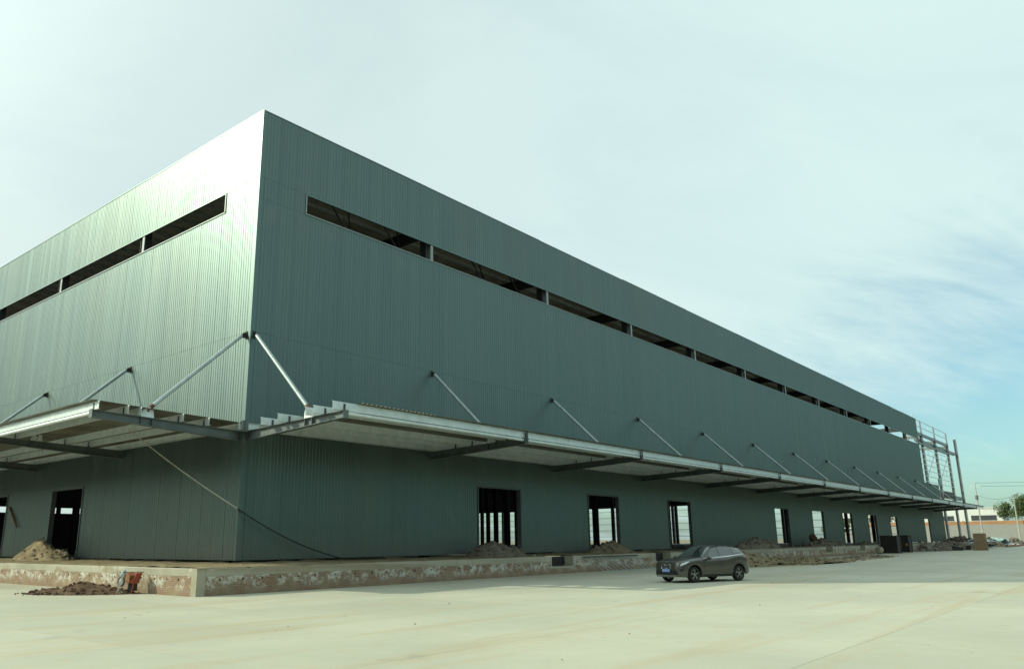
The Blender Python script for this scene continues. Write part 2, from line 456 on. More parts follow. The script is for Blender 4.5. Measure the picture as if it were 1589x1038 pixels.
# corner flashing, parapet caps, drip edge
cf = MB().prism([(-.035, -.035, ZF), (.13, -.035, ZF), (.13, .05, ZF), (.05, .13, ZF), (-.035, .13, ZF)], (0, 0, HW-ZF+.03))
cf.build('corner_flashing', 'coated_steel_cladding', wh)
for k in range(24):
    x0 = .02+5.85*k; dz = rnd.gauss(0, .012)
    MB().box((x0, -.026, HW+dz), (min(x0+5.85, XE), .16, HW+.05+dz)).build('parapet_cap', 'coated_steel_cladding', wh)
for k in range(14):
    y0 = .16+5.9*k; dz = rnd.gauss(0, .018)
    MB().box((-.026, y0, HW+dz), (.16, y0+5.9, HW+.05+dz)).build('parapet_cap', 'coated_steel_cladding', wh)
# window band trim and mullions
def trim_box(left, s0, s1, d0, d1, z0, z1, name, mat, parent=wh):
    b = MB()
    if left: b.box((-d0, s0, z0), (-d1, s1, z1))
    else: b.box((s0, -d0, z0), (s1, -d1, z1))
    return b.build(name, mat, parent)
for left, b0, b1 in ((False, 2.77, 139.3), (True, 2.86, 130.)):
    trim_box(left, b0, b1, -.06, .045, ZB0-.002, ZB0+.055, 'window_sill', 'pale_trim')
    trim_box(left, b0, b1, -.06, .045, ZB1-.06, ZB1+.002, 'window_head', 'coated_steel_cladding')
    trim_box(left, b0, b0+.07, -.06, .047, ZB0+.076, ZB1-.061, 'window_jamb', 'pale_trim')
    for s in (BAYX[1:12] if not left else BAYY[1:10]):
        trim_box(left, s-.11, s+.11, -.05, .0, ZB0+.076, ZB1-.061, 'mullion', 'pale_trim')
# door frames
for left, ds in ((False, DOORX), (True, DOORY)):
    for d in ds:
        b = MB()
        def bx(s0, s1, d0, d1, z0, z1):
            if left: b.box((-d0, s0, z0), (-d1, s1, z1))
            else: b.box((s0, -d0, z0), (s1, -d1, z1))
        bx(d-.02, d+.07, -.24, .04, PL+.01, DT-.071); bx(d+DW-.07, d+DW+.02, -.24, .04, PL+.01, DT-.071); bx(d-.02, d+DW+.02, -.24, .042, DT-.07, DT+.03)
        b.build('door_frame', 'primed_beam_steel', wh)
# floor, roof
MB().box((.12, .12, .3), (XL, YD, PL+.02)).build('floor', 'floor_concrete', wh)
roof = MB().box((.2, .2, 21.0), (126.2, YD-.2, 21.12)).build('roof', 'roof_lining', wh)
for k in range(22):
    y = .9+1.5*k
    MB().prism([(.3, y, 20.76), (.3, y+.07, 20.76), (.3, y+.07, 20.99), (.3, y, 20.99)], (125.8, 0, 0)).build('purlin', 'galvanised_steel', roof)
for x in BAYX[:12]:
    MB().prism([(x-.13, .5, 19.75), (x+.13, .5, 19.75), (x+.13, YD-.5, 20.0), (x-.13, YD-.5, 20.0)], (0, 0, .74)).build('roof_beam', 'dark_primer_steel', wh)
# columns: H sections on the grid
def hsec(w_, d_, t, h_):
    b = MB(); b.box((-w_/2, -d_/2, 0), (w_/2, -d_/2+t, h_)); b.box((-w_/2, d_/2-t, 0), (w_/2, d_/2, h_)); b.box((-t/2, -d_/2+t, 0), (t/2, d_/2-t, h_))
    return b
cm = hsec(.42, .5, .03, 18.85).mesh('column'); cm.materials.append(MATS['dark_primer_steel'])
for i, x in enumerate(BAYX[:12]):
    for j, y in enumerate(BAYY):
        o = link('column', cm, wh); o.location = (x+(.12 if i == 0 else 0), max(y+.25, .42), PL+.0)
# bracing in the first bays, with pale gussets showing in the window band
for x in (6.4, 10.3, 18.2, 22.2):
    b = MB(); b.tube([(x, .75, 18.15), (x-1.6, 1.4, 20.7)], .05, 6); b.tube([(x, .75, 18.15), (x+1.4, 2.6, 20.7)], .05, 6)
    br = b.build('brace', 'dark_primer_steel', wh)
    MB().box((x-.22, .55, 18.0), (x+.22, .62, 18.32)).build('gusset', 'galvanised_steel', br)
# rear wall with a high strip opening, far end wall open low down, clad above
MB().box((0, YD, PL), (126, YD+.08, 7.75)).box((0, YD, 8.8), (126, YD+.08, 21.)).build('rear_wall', 'dark_primer_steel', wh)
MB().box((126.3, .3, 8.2), (126.4, YD, 17.9)).build('end_partition', 'dark_primer_steel', wh)
em = hsec(.4, .5, .03, 16.9).mesh('end_post'); em.materials.append(MATS['dark_primer_steel'])
for k in range(18):
    o = link('end_post', em, wh); o.location = (126.0, 5.9+7.1*k, PL)
for k in range(5):
    MB().box((126.25, .5, 2.4+1.25*k), (126.29, YD, 2.47+1.25*k)).build('end_girt', 'dark_primer_steel', wh)
# unfinished frame beyond the cladding
for x, zt in ((144, 22.9), (155.6, 22.9), (167.6, 22.6)):
    b = hsec(.45, .45, .04, 20.6-PL+.1); o = b.build('frame_column', 'frame_grey_steel', wh); o.location = (x, .25, PL)
    MB().box((x-.11, .05, 20.7), (x+.11, .28, zt)).build('parapet_post', 'frame_grey_steel', wh)
o = hsec(.5, .5, .04, 22.4-PL).build('frame_column', 'frame_grey_steel', wh, label='tall outermost steel column standing clear of the frame'); o.location = (177.4, .25, PL)
for z in (22.55, 21.4):
    MB().box((140.1, -.02, z), (167.6, .04, z+.16)).build('parapet_rail', 'galvanised_steel', wh)
for x in (140.6, 142.3, 149.7, 161.5):
    MB().box((x-.04, -.01, 21.56), (x+.04, .03, 22.549)).build('parapet_upright', 'galvanised_steel', wh)
for z, x1, h_ in ((20.0, 167.8, .5), (18.3, 167.8, .35)):
    MB().box((140.1, .1, z), (x1, .45, z+h_)).build('eaves_beam', 'frame_grey_steel', wh)
MB().box((141, .55, 18.9), (177.2, .95, 19.5)).build('frame_beam', 'frame_grey_steel', wh)
MB().box((155.6, .55, 9.3), (177.2, .95, 10.1)).build('frame_beam', 'frame_grey_steel', wh)
for y in (11.4, 22.6):
    for x in (144, 155.6, 167.6):
        o = hsec(.45, .45, .04, 19-PL).build('frame_column', 'frame_grey_steel', wh); o.location = (x, y, PL)
for x in (144, 155.6, 167.6):
    MB().box((x-.15, .5, 19.62), (x+.15, 24, 20.1)).build('frame_beam', 'frame_grey_steel', wh)
for k in range(7):
    z = 11.6+1.0*k
    MB().box((140.1, -.03, z), (167.6, .05, z+.1)).build('girt', 'galvanised_steel', wh)
MB().box((156.2, -.3, 9.6), (166, 1.8, 9.9)).box((157, -.1, 9.91), (164.5, 1.5, 10.5)).build('sheet_stack', 'dark_primer_steel', wh)
for k in range(6):
    z = 11.9+1.1*k
    MB().box((143.8, 11.1, z), (167.8, 11.18, z+.12)).build('girt', 'galvanised_steel', wh)
for x0, x1 in ((144, 155.6), (155.6, 167.6)):
    MB().bar((x0, .3, 12), (x1, .3, 18.2), .09).build('cross_brace', 'frame_grey_steel', wh)
    MB().bar((x0, 11.3, 20.6), (x1, 11.3, 22.3), .1).build('cross_brace', 'frame_grey_steel', wh)
    MB().box((x0+.3, 11.2, 19.62), (x1-.3, 11.5, 20.05)).build('frame_beam', 'frame_grey_steel', wh)
for x in (144, 155.6, 167.6): MB().box((x-.1, 11.25, 20.11), (x+.1, 11.45, 22.4)).build('parapet_post', 'frame_grey_steel', wh)
for x in (146.9, 149.8, 152.7, 158.6, 161.6, 164.6): MB().box((x-.03, -.028, 11.6), (x+.03, .02, 17.7)).build('sag_rod', 'galvanised_steel', wh)
MB().box((152.1, -.035, 11.36), (155.3, .045, 12.6)).build('loose_sheet', 'coated_steel_cladding', wh)
b = MB()
for k in range(3): b.tube([(140.3, .5, 22.8), (140.3+.5*math.cos(k*2.1), .5+.5*math.sin(k*2.1), 23.2)], .03, 5)
b.tube([(140.3, .5, 22.6), (140.3, .5, 23.9)], .05, 6); b.tube([(139.7, .5, 23.4), (140.9, .5, 23.4)], .03, 5)
b.build('roof_mast', 'galvanised_steel', wh)

# ------------------------------------------------------------------ canopies (parts of the warehouse)
def bt(q): return 6.70+.03*q          # top of the cantilever beams at distance q from the wall
def bb(q): return 6.27+.05*q          # underside
QP = [.16, 1.85, 3.05, 4.90, 5.43, 6.62]
def canopy(left, bays, s_start, s_deck, s_end):
    T = (lambda s, q, z: (-q, s, z)) if left else (lambda s, q, z: (s, -q, z))
    # deck sheets, one to a bay, ribbed along the slope
    root = None
    edges = [s_deck]+[x for x in bays[1:] if x < s_end-3]+[s_end]
    for a, c in zip(edges, edges[1:]):
        b = MB(); prof = []; s = a+.003; n_ = max(int((c-a)/.25), 1); st = (c-a-.006)/n_
        for k in range(n_):
            prof += [(s, 0), (s+st*.55, 0), (s+st*.65, .04), (s+st*.9, .04)]; s += st
        prof.append((c-.003, 0))
        top = [T(s_, .08, bt(.08)+.335+d) for s_, d in prof]; far = [T(s_, 6.82, bt(6.82)+.335+d) for s_, d in prof]
        top2 = [T(s_, .08, bt(.08)+.347+d) for s_, d in prof]; far2 = [T(s_, 6.82, bt(6.82)+.347+d) for s_, d in prof]
        b.grid([top, far]); b.grid([top2, far2]); b.grid([far, far2]); b.grid([top, top2])
        o = b.build('canopy_deck', 'stained_deck_sheet', wh)
        if root is None: root = o
    # purlins: channel sections
    for q in QP:
        zt = bt(q)+.33; zb_ = bt(q)+.004
        se = s_end if q != 4.90 else s_start+1.3
        b = MB()
        dq = -.07 if q > .5 else .07
        for (q0, q1, z0, z1) in ((q-.004, q+.004, zb_, zt), (q, q+dq, zt-.008, zt), (q, q+dq, zb_, zb_+.008)):
            p = [T(s_start, q0, z0), T(s_start, q1, z0), T(s_start, q1, z1), T(s_start, q0, z1)]
            b.prism(p, Vector(T(se, 0, 0))-Vector(T(s_start, 0, 0)))
        b.build('canopy_purlin', 'galvanised_steel', root)
    # lining strip between purlins near the edge, edge tube and beams
    for i, s in enumerate(bays):
        if s > s_end: break
        b = MB(); w_ = .13
        q0, q1 = .05, 6.70
        def fl(za, zb2, wd, t0, t1):
            p = [T(s-wd, q0, za(q0)+t0), T(s-wd, q1, za(q1)+t0), T(s-wd, q1, za(q1)+t1), T(s-wd, q0, za(q0)+t1)]
            b.prism(p, Vector(T(s+wd, 0, 0))-Vector(T(s-wd, 0, 0)))
        fl(bt, None, w_, -.022, 0); fl(bb, None, w_, 0, .022)
        p = [T(s-.008, q0, bb(q0)+.022), T(s-.008, q1, bb(q1)+.022), T(s-.008, q1, bt(q1)-.022), T(s-.008, q0, bt(q0)-.022)]
        b.prism(p, Vector(T(s+.008, 0, 0))-Vector(T(s-.008, 0, 0)))
        for q in (4.25, 4.72):                                 # web stiffeners under the tie
            p = [T(s-.125, q-.01, bb(q)+.022), T(s+.125, q-.01, bb(q)+.022), T(s+.125, q-.01, bt(q)-.022), T(s-.125, q-.01, bt(q)-.022)]
            b.prism(p, Vector(T(0, .02, 0)))
        bm_ = b.build('canopy_beam', 'primed_beam_steel', wh)
        MB().prism([T(s-.14, 6.705, bb(6.7)-.02), T(s+.14, 6.705, bb(6.7)-.02), T(s+.14, 6.705, bt(6.7)+.02), T(s-.14, 6.705, bt(6.7)+.02)], T(0, .025, 0)).build('end_plate', 'primed_beam_steel', bm_)
        if i: MB().prism([T(s-.07, 6.735, bb(6.7)+.05), T(s+.07, 6.735, bb(6.7)+.05), T(s+.07, 6.735, bt(6.7)+.33), T(s-.07, 6.735, bt(6.7)+.33)], T(0, .03, 0)).build('splice_plate', 'dark_primer_steel', bm_)
        for q in QP[1:]:
            if q == 4.90: continue
            MB().prism([T(s-.05, q+.006, bt(q)+.003), T(s+.05, q+.006, bt(q)+.003), T(s+.05, q+.006, bt(q)+.27), T(s-.05, q+.006, bt(q)+.27)], T(0, .012, 0)).build('purlin_clip', 'dark_primer_steel', bm_)
        # tie rod with its brackets
        qa, za, qb, zb_ = .16, 11.22, 4.47, bt(4.47)+.30
        d = (Vector((qb, zb_))-Vector((qa, za))).normalized()
        a_, c_ = (qa+d.x*.16, za+d.y*.16), (qb-d.x*.05, zb_-d.y*.05)
        rod = MB().tube([T(s, *a_), T(s, *c_)], .088, 10).build('tie_rod', 'rod_paint', wh); autosmooth(rod)
        MB().prism([T(s-.015, .0, za-.15), T(s-.015, .0, za+.12), T(s-.015, .18, za+.06), T(s-.015, .32, za-.12), T(s-.015, .2, za-.2)], T(.03, 0, 0) if not left else (0, .03, 0)).build('anchor_bracket', 'bracket_dark', rod)
        MB().prism([T(s-.09, .029, za-.2), T(s+.09, .029, za-.2), T(s+.09, .029, za+.16), T(s-.09, .029, za+.16)], T(0, .02, 0)).build('anchor_plate', 'bracket_dark', rod)
        for e in (-.115, .1):
            MB().prism([T(s+e, 4.20, bt(4.2)+.004), T(s+e, 4.78, bt(4.78)+.004), T(s+e, 4.66, bt(4.5)+.36), T(s+e, 4.42, bt(4.5)+.44), T(s+e, 4.24, bt(4.5)+.3)], T(.015, 0, 0) if not left else (0, .015, 0)).build('base_bracket', 'galvanised_steel', rod)
        pin = MB().tube([T(s-.14, 4.47, bt(4.47)+.27), T(s+.14, 4.47, bt(4.47)+.27)], .05, 8).build('pin', 'rust', rod)
        MB().tube([T(s, c_[0]-d.x*.3, c_[1]-d.y*.3), T(s, c_[0]-d.x*-.02, c_[1]-d.y*-.02)], .091, 10).build('rod_end', 'rust' if i == 0 else 'rod_paint', rod)
        if i+1 < len(bays):
            e = min(bays[i+1], s_end)
            if e-s > 2: autosmooth(MB().tube([T(s+.16, 6.60, 6.80), T(e-.16, 6.60, 6.80)], .075, 10).build('edge_tube', 'galvanised_steel', root))
canopy(False, BAYX, -.42, .85, XL)
canopy(True, BAYY, -.12, .02, 66.)
# corner stub joining both canopies
b = MB(); b.box((-.36, -.36, 6.62), (-.045, -.045, 6.66)); b.box((-.36, -.36, 7.08), (-.045, -.045, 7.12)); b.box((-.25, -.36, 6.661), (-.22, -.045, 7.079)); b.box((-.36, -.36, 6.661), (-.045, -.34, 7.079))
b.build('corner_stub', 'primed_beam_steel', wh)
MB().box((-.20, -.20, ZF), (-.04, -.04, 6.6)).build('corner_post', 'coated_steel_cladding', wh)

# ------------------------------------------------------------------ loading platform
pf = thing('loading_platform', 'long raised concrete loading platform with rough brick sides around the warehouse', 'platform')
P = 4.38; PITW = 2.15
pits = [d+DW/2-.05 for d in DOORX[:8]]
body = MB().box((-P, -P, -.04), (XL, .0, .40))
xs = -P
for c in pits+[None]:
    e = c-PITW/2 if c else XL
    body.box((xs, -P, .4001), (e, 0, PL-.01))
    if c: body.box((e, -2.4, .4001), (c+PITW/2, 0, PL-.01)); xs = c+PITW/2
body.build('platform_slab', 'platform_concrete', pf)
MB().box((-P, .002, -.04), (.0, 90, PL-.01)).build('platform_slab', 'platform_concrete', pf)
def face_strip(left, s0, s1, ztop, name='brick_face'):
    b = MB(); T0, T1 = P+.003, P+.125
    def bx(a, c, z0, z1):
        if left: b.box((-T0, a, z0), (-T1, c, z1))
        else: b.box((a, -T0, z0), (c, -T1, z1))
    if ztop < .5: bx(s0, s1, -.04, ztop)
    else:
        bx(s0, s1, -.04, .50); bx(s0, s1, .585, ztop)
        s = s0; h = s0+rnd.uniform(.5, .9)
        while h+.12 < s1:
            bx(s, h, .5, .585); s = h+rnd.uniform(.07, .1); h += rnd.uniform(.8, 1.15)
        bx(s, s1, .5, .585)
    b.build(name, 'rough_brickwork', pf)
def coping(left, s0, s1):
    rows = []; n_ = max(int((s1-s0)/.14), 2)
    for k in range(n_+1):
        s = s0+(s1-s0)*k/n_
        a, c, d = (noise.noise(Vector((s*f_, 5.5*left, f_))) for f_ in (1.3, 4.1, 2.2))
        chip = max(0, noise.noise(Vector((s*1.9, 2+left, 8)))-.28)*.22
        q1 = P+.137+.012*c; zt = PL+.008*a; zl = .73-.05-.05*max(0, d)-.02*c
        pr = [(P-.5, zl), (q1-.004, zl), (q1+.004*a, .83), (q1-chip*.2, zt-.03-chip), (q1-.03-chip, zt), (P-.5, zt)]
        rows.append([(-q_, s, z_) if left else (s, -q_, z_) for q_, z_ in pr+pr[:1]])
    b = MB().grid(rows); b.f.append(tuple(range(6))); m_ = n_*7; b.f.append(tuple(m_+k for k in range(6)))
    b.build('coping', 'platform_concrete', pf)
s = -P+.21
for c in pits+[None]:
    e = c-PITW/2-.12 if c else XL
    face_strip(False, s, e, .73)
    n_ = max(1, round((e-s)/4.)); 
    for k in range(n_): coping(False, s+(e-s)*k/n_+.004, s+(e-s)*(k+1)/n_-.004)
    if c:
        face_strip(False, e+.001, c+PITW/2+.119, .29)
        b = MB()
        b.box((e+.002, -P-.14, .291), (c+PITW/2+.118, -P-.002, .40)); b.box((e+.002, -P-.14, .401), (c-PITW/2, -P-.002, PL)); b.box((c+PITW/2, -P-.14, .401), (c+PITW/2+.118, -P-.002, PL))
        b.build('pit_surround', 'platform_concrete', pf)
        MB().box((c-PITW/2+.02, -P+.45, .402), (c+PITW/2-.02, -P+.5, PL-.03)).build('pit_plate', 'black_box_steel', pf)
        s = c+PITW/2+.12
face_strip(True, -P+.21, 90, .73)
for k in range(14): coping(True, -P+.21+4*k+.004, -P+.21+4*(k+1)-.004)
MB().box((-P-.145, -P-.145, -.04), (-P+.2, -P+.2, PL+.004)).build('corner_pillar', 'platform_concrete', pf)
# ragged earth left along the foot of the wall, on the platform
def soil(left, s0, s1, name):
    rows = []; n_ = int((s1-s0)/.16)
    for k in range(n_+1):
        s = s0+(s1-s0)*k/n_; row = []
        qe = P+.05+.13*noise.noise(Vector((s*.8, 1.5+left, 0)))-.10*max(0, noise.noise(Vector((s*2.9, 6+left, 0))))
        for j in range(15):
            q_ = .02+(qe-.02)*(j/14)**.8
            h = .018+.05*noise.fractal(Vector((s*.9, q_*1.2, 3+9*left)), .9, 2., 4)+.02*noise.noise(Vector((s*5, q_*5, 2)))
            if j == 0: h = max(h, .01)+.11*max(0, noise.noise(Vector((s*.6, 3.3 if left else 9.1, 0)))+.2)
            if j >= 13: h = -.004 if j == 14 else min(h, .03)
            row.append((-q_, s, PL+h+.012) if left else (s, -q_, PL+h+.012))
        rows.append(row)
    return MB().grid(rows).build(name, 'tan_earth', None, True, 'stuff')
gaps = [(-P-.05, pits[0]-PITW/2-.15)]+[(a+PITW/2+.15, c-PITW/2-.15) for a, c in zip(pits, pits[1:])]
for k, (a, c) in enumerate(gaps[:4]):
    o = soil(False, a, c, 'spilled_earth'); tag(o, ['thin trampled earth on the platform from the corner to the first pit', 'thin trampled earth on the platform between first and second pit', 'thin trampled earth on the platform between second and third pit', 'thin trampled earth on the platform beyond the third pit'][k], 'earth')
o = soil(True, -.02, 45, 'spilled_earth'); tag(o, 'thin trampled earth on the platform below the sunlit left wall', 'earth')

# ------------------------------------------------------------------ heaps
def heap(name, label, cat, c, rx, ry, h, seed, mat, cmat, nclod=90, skew=0., clod=.07, group=None, peaks=None, rz=0):
    t = thing(name, label, cat, c, rz, group)
    rows = []; NR, NA = 26, 64; o = Vector((seed*3.1, seed*7.7, seed*1.3))
    def hz(x, y):
        r = math.hypot(x, y)
        z = 0
        for px, py, pr_, ph in (peaks or [(0, 0, 1, 1)]):
            z = max(z, ph*max(0, 1-math.hypot(x-px, y-py)/pr_)**.92)
        edge = max(0, min(1, (1-r)*5))
        n = noise.fractal(Vector((x*2.2, y*2.2, 0))+o, .9, 2.1, 5)*.22 + noise.noise(Vector((x*9, y*9, 3))+o)*.05
        return (z + n*(.35+z)*.9)*edge
    for i in range(NR+1):
        r = i/NR
        rows.append([(x*rx, y*ry, max(hz(x, y)*h, -.01 if i == NR else .0)) for x, y in ((r*math.cos(a)*(1+.14*noise.noise(Vector((math.cos(a)*1.3, math.sin(a)*1.3, seed)))), r*math.sin(a)*(1+.14*noise.noise(Vector((math.cos(a)*1.3, math.sin(a)*1.3, seed))))) for a in (2*math.pi*j/NA for j in range(NA+1)))])
    MB().grid(rows).build('mound', mat, t, True)
    b = MB(); q = random.Random(seed)
    for k in range(nclod):
        a, r = q.uniform(0, 6.283), q.random()**.6*1.16
        x, y = r*math.cos(a), r*math.sin(a); s = clod*q.uniform(.3, 1.)**1.5*1.6*(1 if r < .95 else .55)
        b.blob((x*rx, y*ry, max(hz(x, y)*h, 0)+s*.25), s, k+seed*50, (1, q.uniform(.6, 1), q.uniform(.5, .9)), .5, 1)
    b.build('clods', cmat, t, False, 'stuff')
    return t
heap('earth_heap', 'brown earth heap on platform in front of first doorway right of the corner', 'heap', (16.0, -1.7, PL-.02), 2.75, 1.35, .86, 3, 'grey_earth', 'grey_earth', 170, clod=.10, peaks=[(-.1, .1, .95, 1), (.5, 0, .5, .72)])
heap('earth_heap', 'tan earth heap on platform in front of second doorway, above the leaning ladder', 'heap', (28.2, -1.7, PL-.02), 2.9, 1.35, .85, 5, 'tan_earth', 'grey_earth', 170, clod=.10, peaks=[(.15, .1, .85, 1), (-.5, .1, .5, .6)])
heap('earth_heap', 'sunlit tan earth heap at doorway in the left wall', 'heap', (-1.55, 17.3, PL-.02), 1.3, 4.0, 1.15, 8, 'tan_earth', 'pale_clod', 150, clod=.08, peaks=[(.2, 0, .9, 1)])
heap('soil_heap', 'low dark reddish soil heap on the concrete in front of the left platform', 'heap', (-6.05, .95, 0), 2.35, 1.0, .40, 11, 'dark_earth', 'dark_earth', 300, clod=.055, peaks=[(.1, -.1, .8, 1), (-.45, 0, .5, .6), (.55, 0, .4, .55)], rz=R(-56))
heap('earth_heap', 'dark earth heap on platform behind the parked car', 'heap', (52.5, -2.6, PL-.03), 5.2, 1.9, .95, 14, 'grey_earth', 'grey_earth', 200, clod=.14, peaks=[(-.1, 0, .8, 1), (.4, 0, .6, .8), (-.6, 0, .4, .7)])
heap('rubble_heap', 'spread of brown rubble against the platform just behind the car', 'rubble', (44.5, -8.2, 0), 12.5, 3.5, .80, 15, 'tan_earth', 'tan_earth', 330, clod=.14, peaks=[(-.35, .5, .6, 1), (-.75, .2, .4, .6), (.35, .3, .6, .25)])
heap('rubble_heap', 'thin tail of spilled earth along the paving beyond the car', 'rubble', (58, -9.6, 0), 11, 1.3, .22, 16, 'tan_earth', 'grey_earth', 160, clod=.13)
heap('earth_heap', 'dark earth heap on platform below fifth doorway, boulder on top', 'heap', (73, -2.0, PL-.03), 6.2, 1.7, .75, 18, 'grey_earth', 'grey_earth', 170, clod=.2, peaks=[(-.1, 0, .9, 1), (.6, 0, .5, .7)])
heap('earth_heap', 'low earth heap on platform at sixth doorway', 'heap', (91, -1.9, PL-.03), 3.5, 1.4, .45, 19, 'grey_earth', 'grey_earth', 90, clod=.14)
heap('rubble_heap', 'grey broken rubble along the platform beyond the black boxes', 'rubble', (118, -5.8, 0), 17, 2.4, 1.05, 21, 'grey_earth', 'grey_earth', 420, clod=.30, peaks=[(-.6, .2, .5, .8), (0, .2, .5, .9), (.5, .2, .6, 1)])
heap('earth_heap', 'dark earth heap at the far unclad end of the warehouse', 'heap', (152, -2., PL-.5), 8.5, 4., 1.55, 23, 'dark_earth', 'grey_earth', 150, clod=.3)
bld = MB().blob((71.6, -1.4, PL+.92), .42, 77, (1.1, 1, 1), .4, 2).build('boulder', 'dark_earth'); tag(bld, 'dark boulder on top of the heap at the fifth doorway', 'boulder')
# fragments of dark sheet in the rubble
ORD = ['first', 'second', 'third', 'fourth', 'fifth', 'sixth', 'seventh', 'eighth', 'ninth']
for k in range(9):
    x, y = 106+2.7*k+rnd.uniform(0, 1), -8.1+rnd.uniform(-.5, .5)
    b = MB().box((-.9, -.5, 0), (.9, .5, .5+rnd.uniform(0, .4)))
    b.v = [(v[0]*(1+.25*rnd.uniform(-1, 1)), v[1], v[2]*(1+.3*rnd.uniform(-1, 1))) for v in b.v]
    o = b.build('rubble_block', 'black_box_steel' if k % 2 else 'grey_earth'); o.location = (x, y, -.02); o.rotation_euler.z = rnd.uniform(0, 3)
    tag(o, 'broken %s block, %s from the black boxes in the rubble row' % ('black' if k % 2 else 'grey', ORD[k]), 'block', 'broken blocks in the far rubble')

# ------------------------------------------------------------------ things along the platform
for (x0, y0, x1, y1, h_, lab) in ((85.8, -6.5, 87.5, -4.75, 2.0, 'big black steel box beside the platform, nearer of the two'), (93.2, -6.15, 94.8, -4.85, 2.05, 'big black steel box behind the nearer one, orange mark low down')):
    t = thing('steel_box', lab, 'box', ((x0+x1)/2, (y0+y1)/2, 0), 0, 'black boxes by the platform')
    wx, wy = (x1-x0)/2, (y1-y0)/2
    MB().box((-wx, -wy, .0), (wx, wy, h_)).build('shell', 'black_box_steel', t)
    for sx in (-1, 1):
        for sy in (-1, 1): MB().box((sx*wx-.05, sy*wy-.05, 0), (sx*wx+.05, sy*wy+.05, h_+.03)).build('corner_angle', 'bracket_dark', t)
    MB().box((-wx-.04, -wy-.04, h_+.001), (wx+.04, wy+.04, h_+.06)).build('lid', 'black_box_steel', t)
    if 'orange' in lab: MB().blob((-wx-.06, -.4, .95), .16, 4, (.3, 1, 1)).build('orange_patch', 'orange_paint', t)
o = MB().blob((81.8, -5.5, .40), .55, 31, (1, .8, .8), .25, 2).build('concrete_lump', 'pale_clod'); tag(o, 'pale rounded lump of concrete at the foot of the black box', 'concrete lump')
# brick stack: bricks on a pallet
bs = thing('brick_stack', 'squared stack of brown bricks standing alone on the far paving', 'brick stack', (111.8, -11.1, 0), R(8))
MB().box((-.85, -.95, 0), (.85, .95, .12)).build('pallet', 'plank_wood', bs)
bme = MB().box((-.118, -.056, 0), (.118, .056, .098)).mesh('brick'); bme.materials.append(MATS['fired_brick'])
core = MB().box((-.60, -.68, .121), (.60, .68, 2.3)).build('core', 'fired_brick', bs)
ch = .1045
for r_ in range(21):
    z = .122+r_*ch
    for side in range(4):
        n_ = 6 if side % 2 == 0 else 6
        for k in range(n_):
            if (side in (1, 2)): continue
            o = link('brick', bme, bs)
            if side == 0: o.location = (-.70, -.70+.28*k*.93+rnd.uniform(-.01, .01), z); o.rotation_euler.z = math.pi/2 if r_ % 2 else math.pi/2
            else: o.location = (-.6+.245*k, -.80+rnd.uniform(-.01, .01), z)
# tarps and sacks at the far right
def lump(name, label, cat, c, r, sq, seed, mat, group=None):
    o = MB().blob((0, 0, r*sq[2]*.6), r, seed, sq, .4, 3).build(name, mat, None, True); o.location = c; return tag(o, label, cat, group)
def sheet_pile(label, c, n, sx, sy, hgt, seed, mats):
    t = thing('sheet_pile', label, 'sheet pile', c, 0, 'piles of discarded sheets'); q = random.Random(seed)
    for k in range(n):
        z = hgt*k/n; rows = []; ww, dd = sx*q.uniform(.5, 1), sy*q.uniform(.5, 1); ox, oy = q.uniform(-.35, .35)*sx, q.uniform(-.35, .35)*sy; a = q.uniform(0, 3)
        for i in range(9):
            row = []
            for j in range(9):
                x, y = (i/4-1)*ww, (j/4-1)*dd
                zz = z+.30+.32*noise.noise(Vector((x*.9, y*.9, k*3.1+seed)))+.12*noise.noise(Vector((x*2.7, y*2.7, k)))-.10*(x*x/ww/ww+y*y/dd/dd)*(1+k*.3)
                row.append((ox+x*math.cos(a)-y*math.sin(a), oy+x*math.sin(a)+y*math.cos(a), max(zz, .02+.01*k)))
            rows.append(row)
        top = MB().grid(rows).grid([[(p[0], p[1], p[2]-.05) for p in r_] for r_ in rows])
        top.build('sheet', mats[k % len(mats)], t)
    return t
sheet_pile('pile of pale crumpled sheets just right of the brick stack', (139, -7.4, 0), 7, 2.6, 1.6, 1.5, 41, ['white_sheet', 'teal_plastic', 'white_sheet', 'grey_earth'])
sheet_pile('pile of pale blue green plastic at the foot of the shorter utility pole', (176, -4.6, 0), 7, 3.2, 2.0, 1.6, 43, ['teal_plastic', 'white_sheet', 'teal_plastic'])
heap('earth_clump', 'brown earth heap between the two piles of pale sheets', 'heap', (157, -6.0, 0), 3.6, 2.3, 1.7, 44, 'tan_earth', 'pale_clod', 120, clod=.3)
heap('earth_clump', 'grey earth heap beside the shorter pole at the right edge of the yard', 'heap', (190, -6.0, 0), 3.2, 2.2, 1.9, 46, 'grey_earth', 'grey_earth', 120, clod=.3)
o = MB().box((150, -9.6, .0), (205, -9.2, .32)).build('timber_baulk', 'plank_wood'); tag(o, 'long reddish timber baulk lying along the edge of the far paving', 'timber')
# ladder leaning on the platform
ld = thing('steel_ladder', 'long steel ladder lying on its side leaning against the platform', 'ladder', (21.0, -5.1, 0))
L0, L1 = Vector((0, -.30, .03)), Vector((.0, .50, .86))
MB().bar(L0, L0+Vector((6.6, 0, 0)), .05).build('rail', 'rod_paint', ld)
MB().bar(L1+Vector((-.75, 0, 0)), L1+Vector((5.8, 0, 0)), .05).build('rail', 'bracket_dark', ld)
for k in range(12):
    s = .25+k*.55
    MB().bar(L0+Vector((s, 0, .02)), L1+Vector((s-.72, 0, -.02)), .028).build('rung', 'rod_paint', ld)
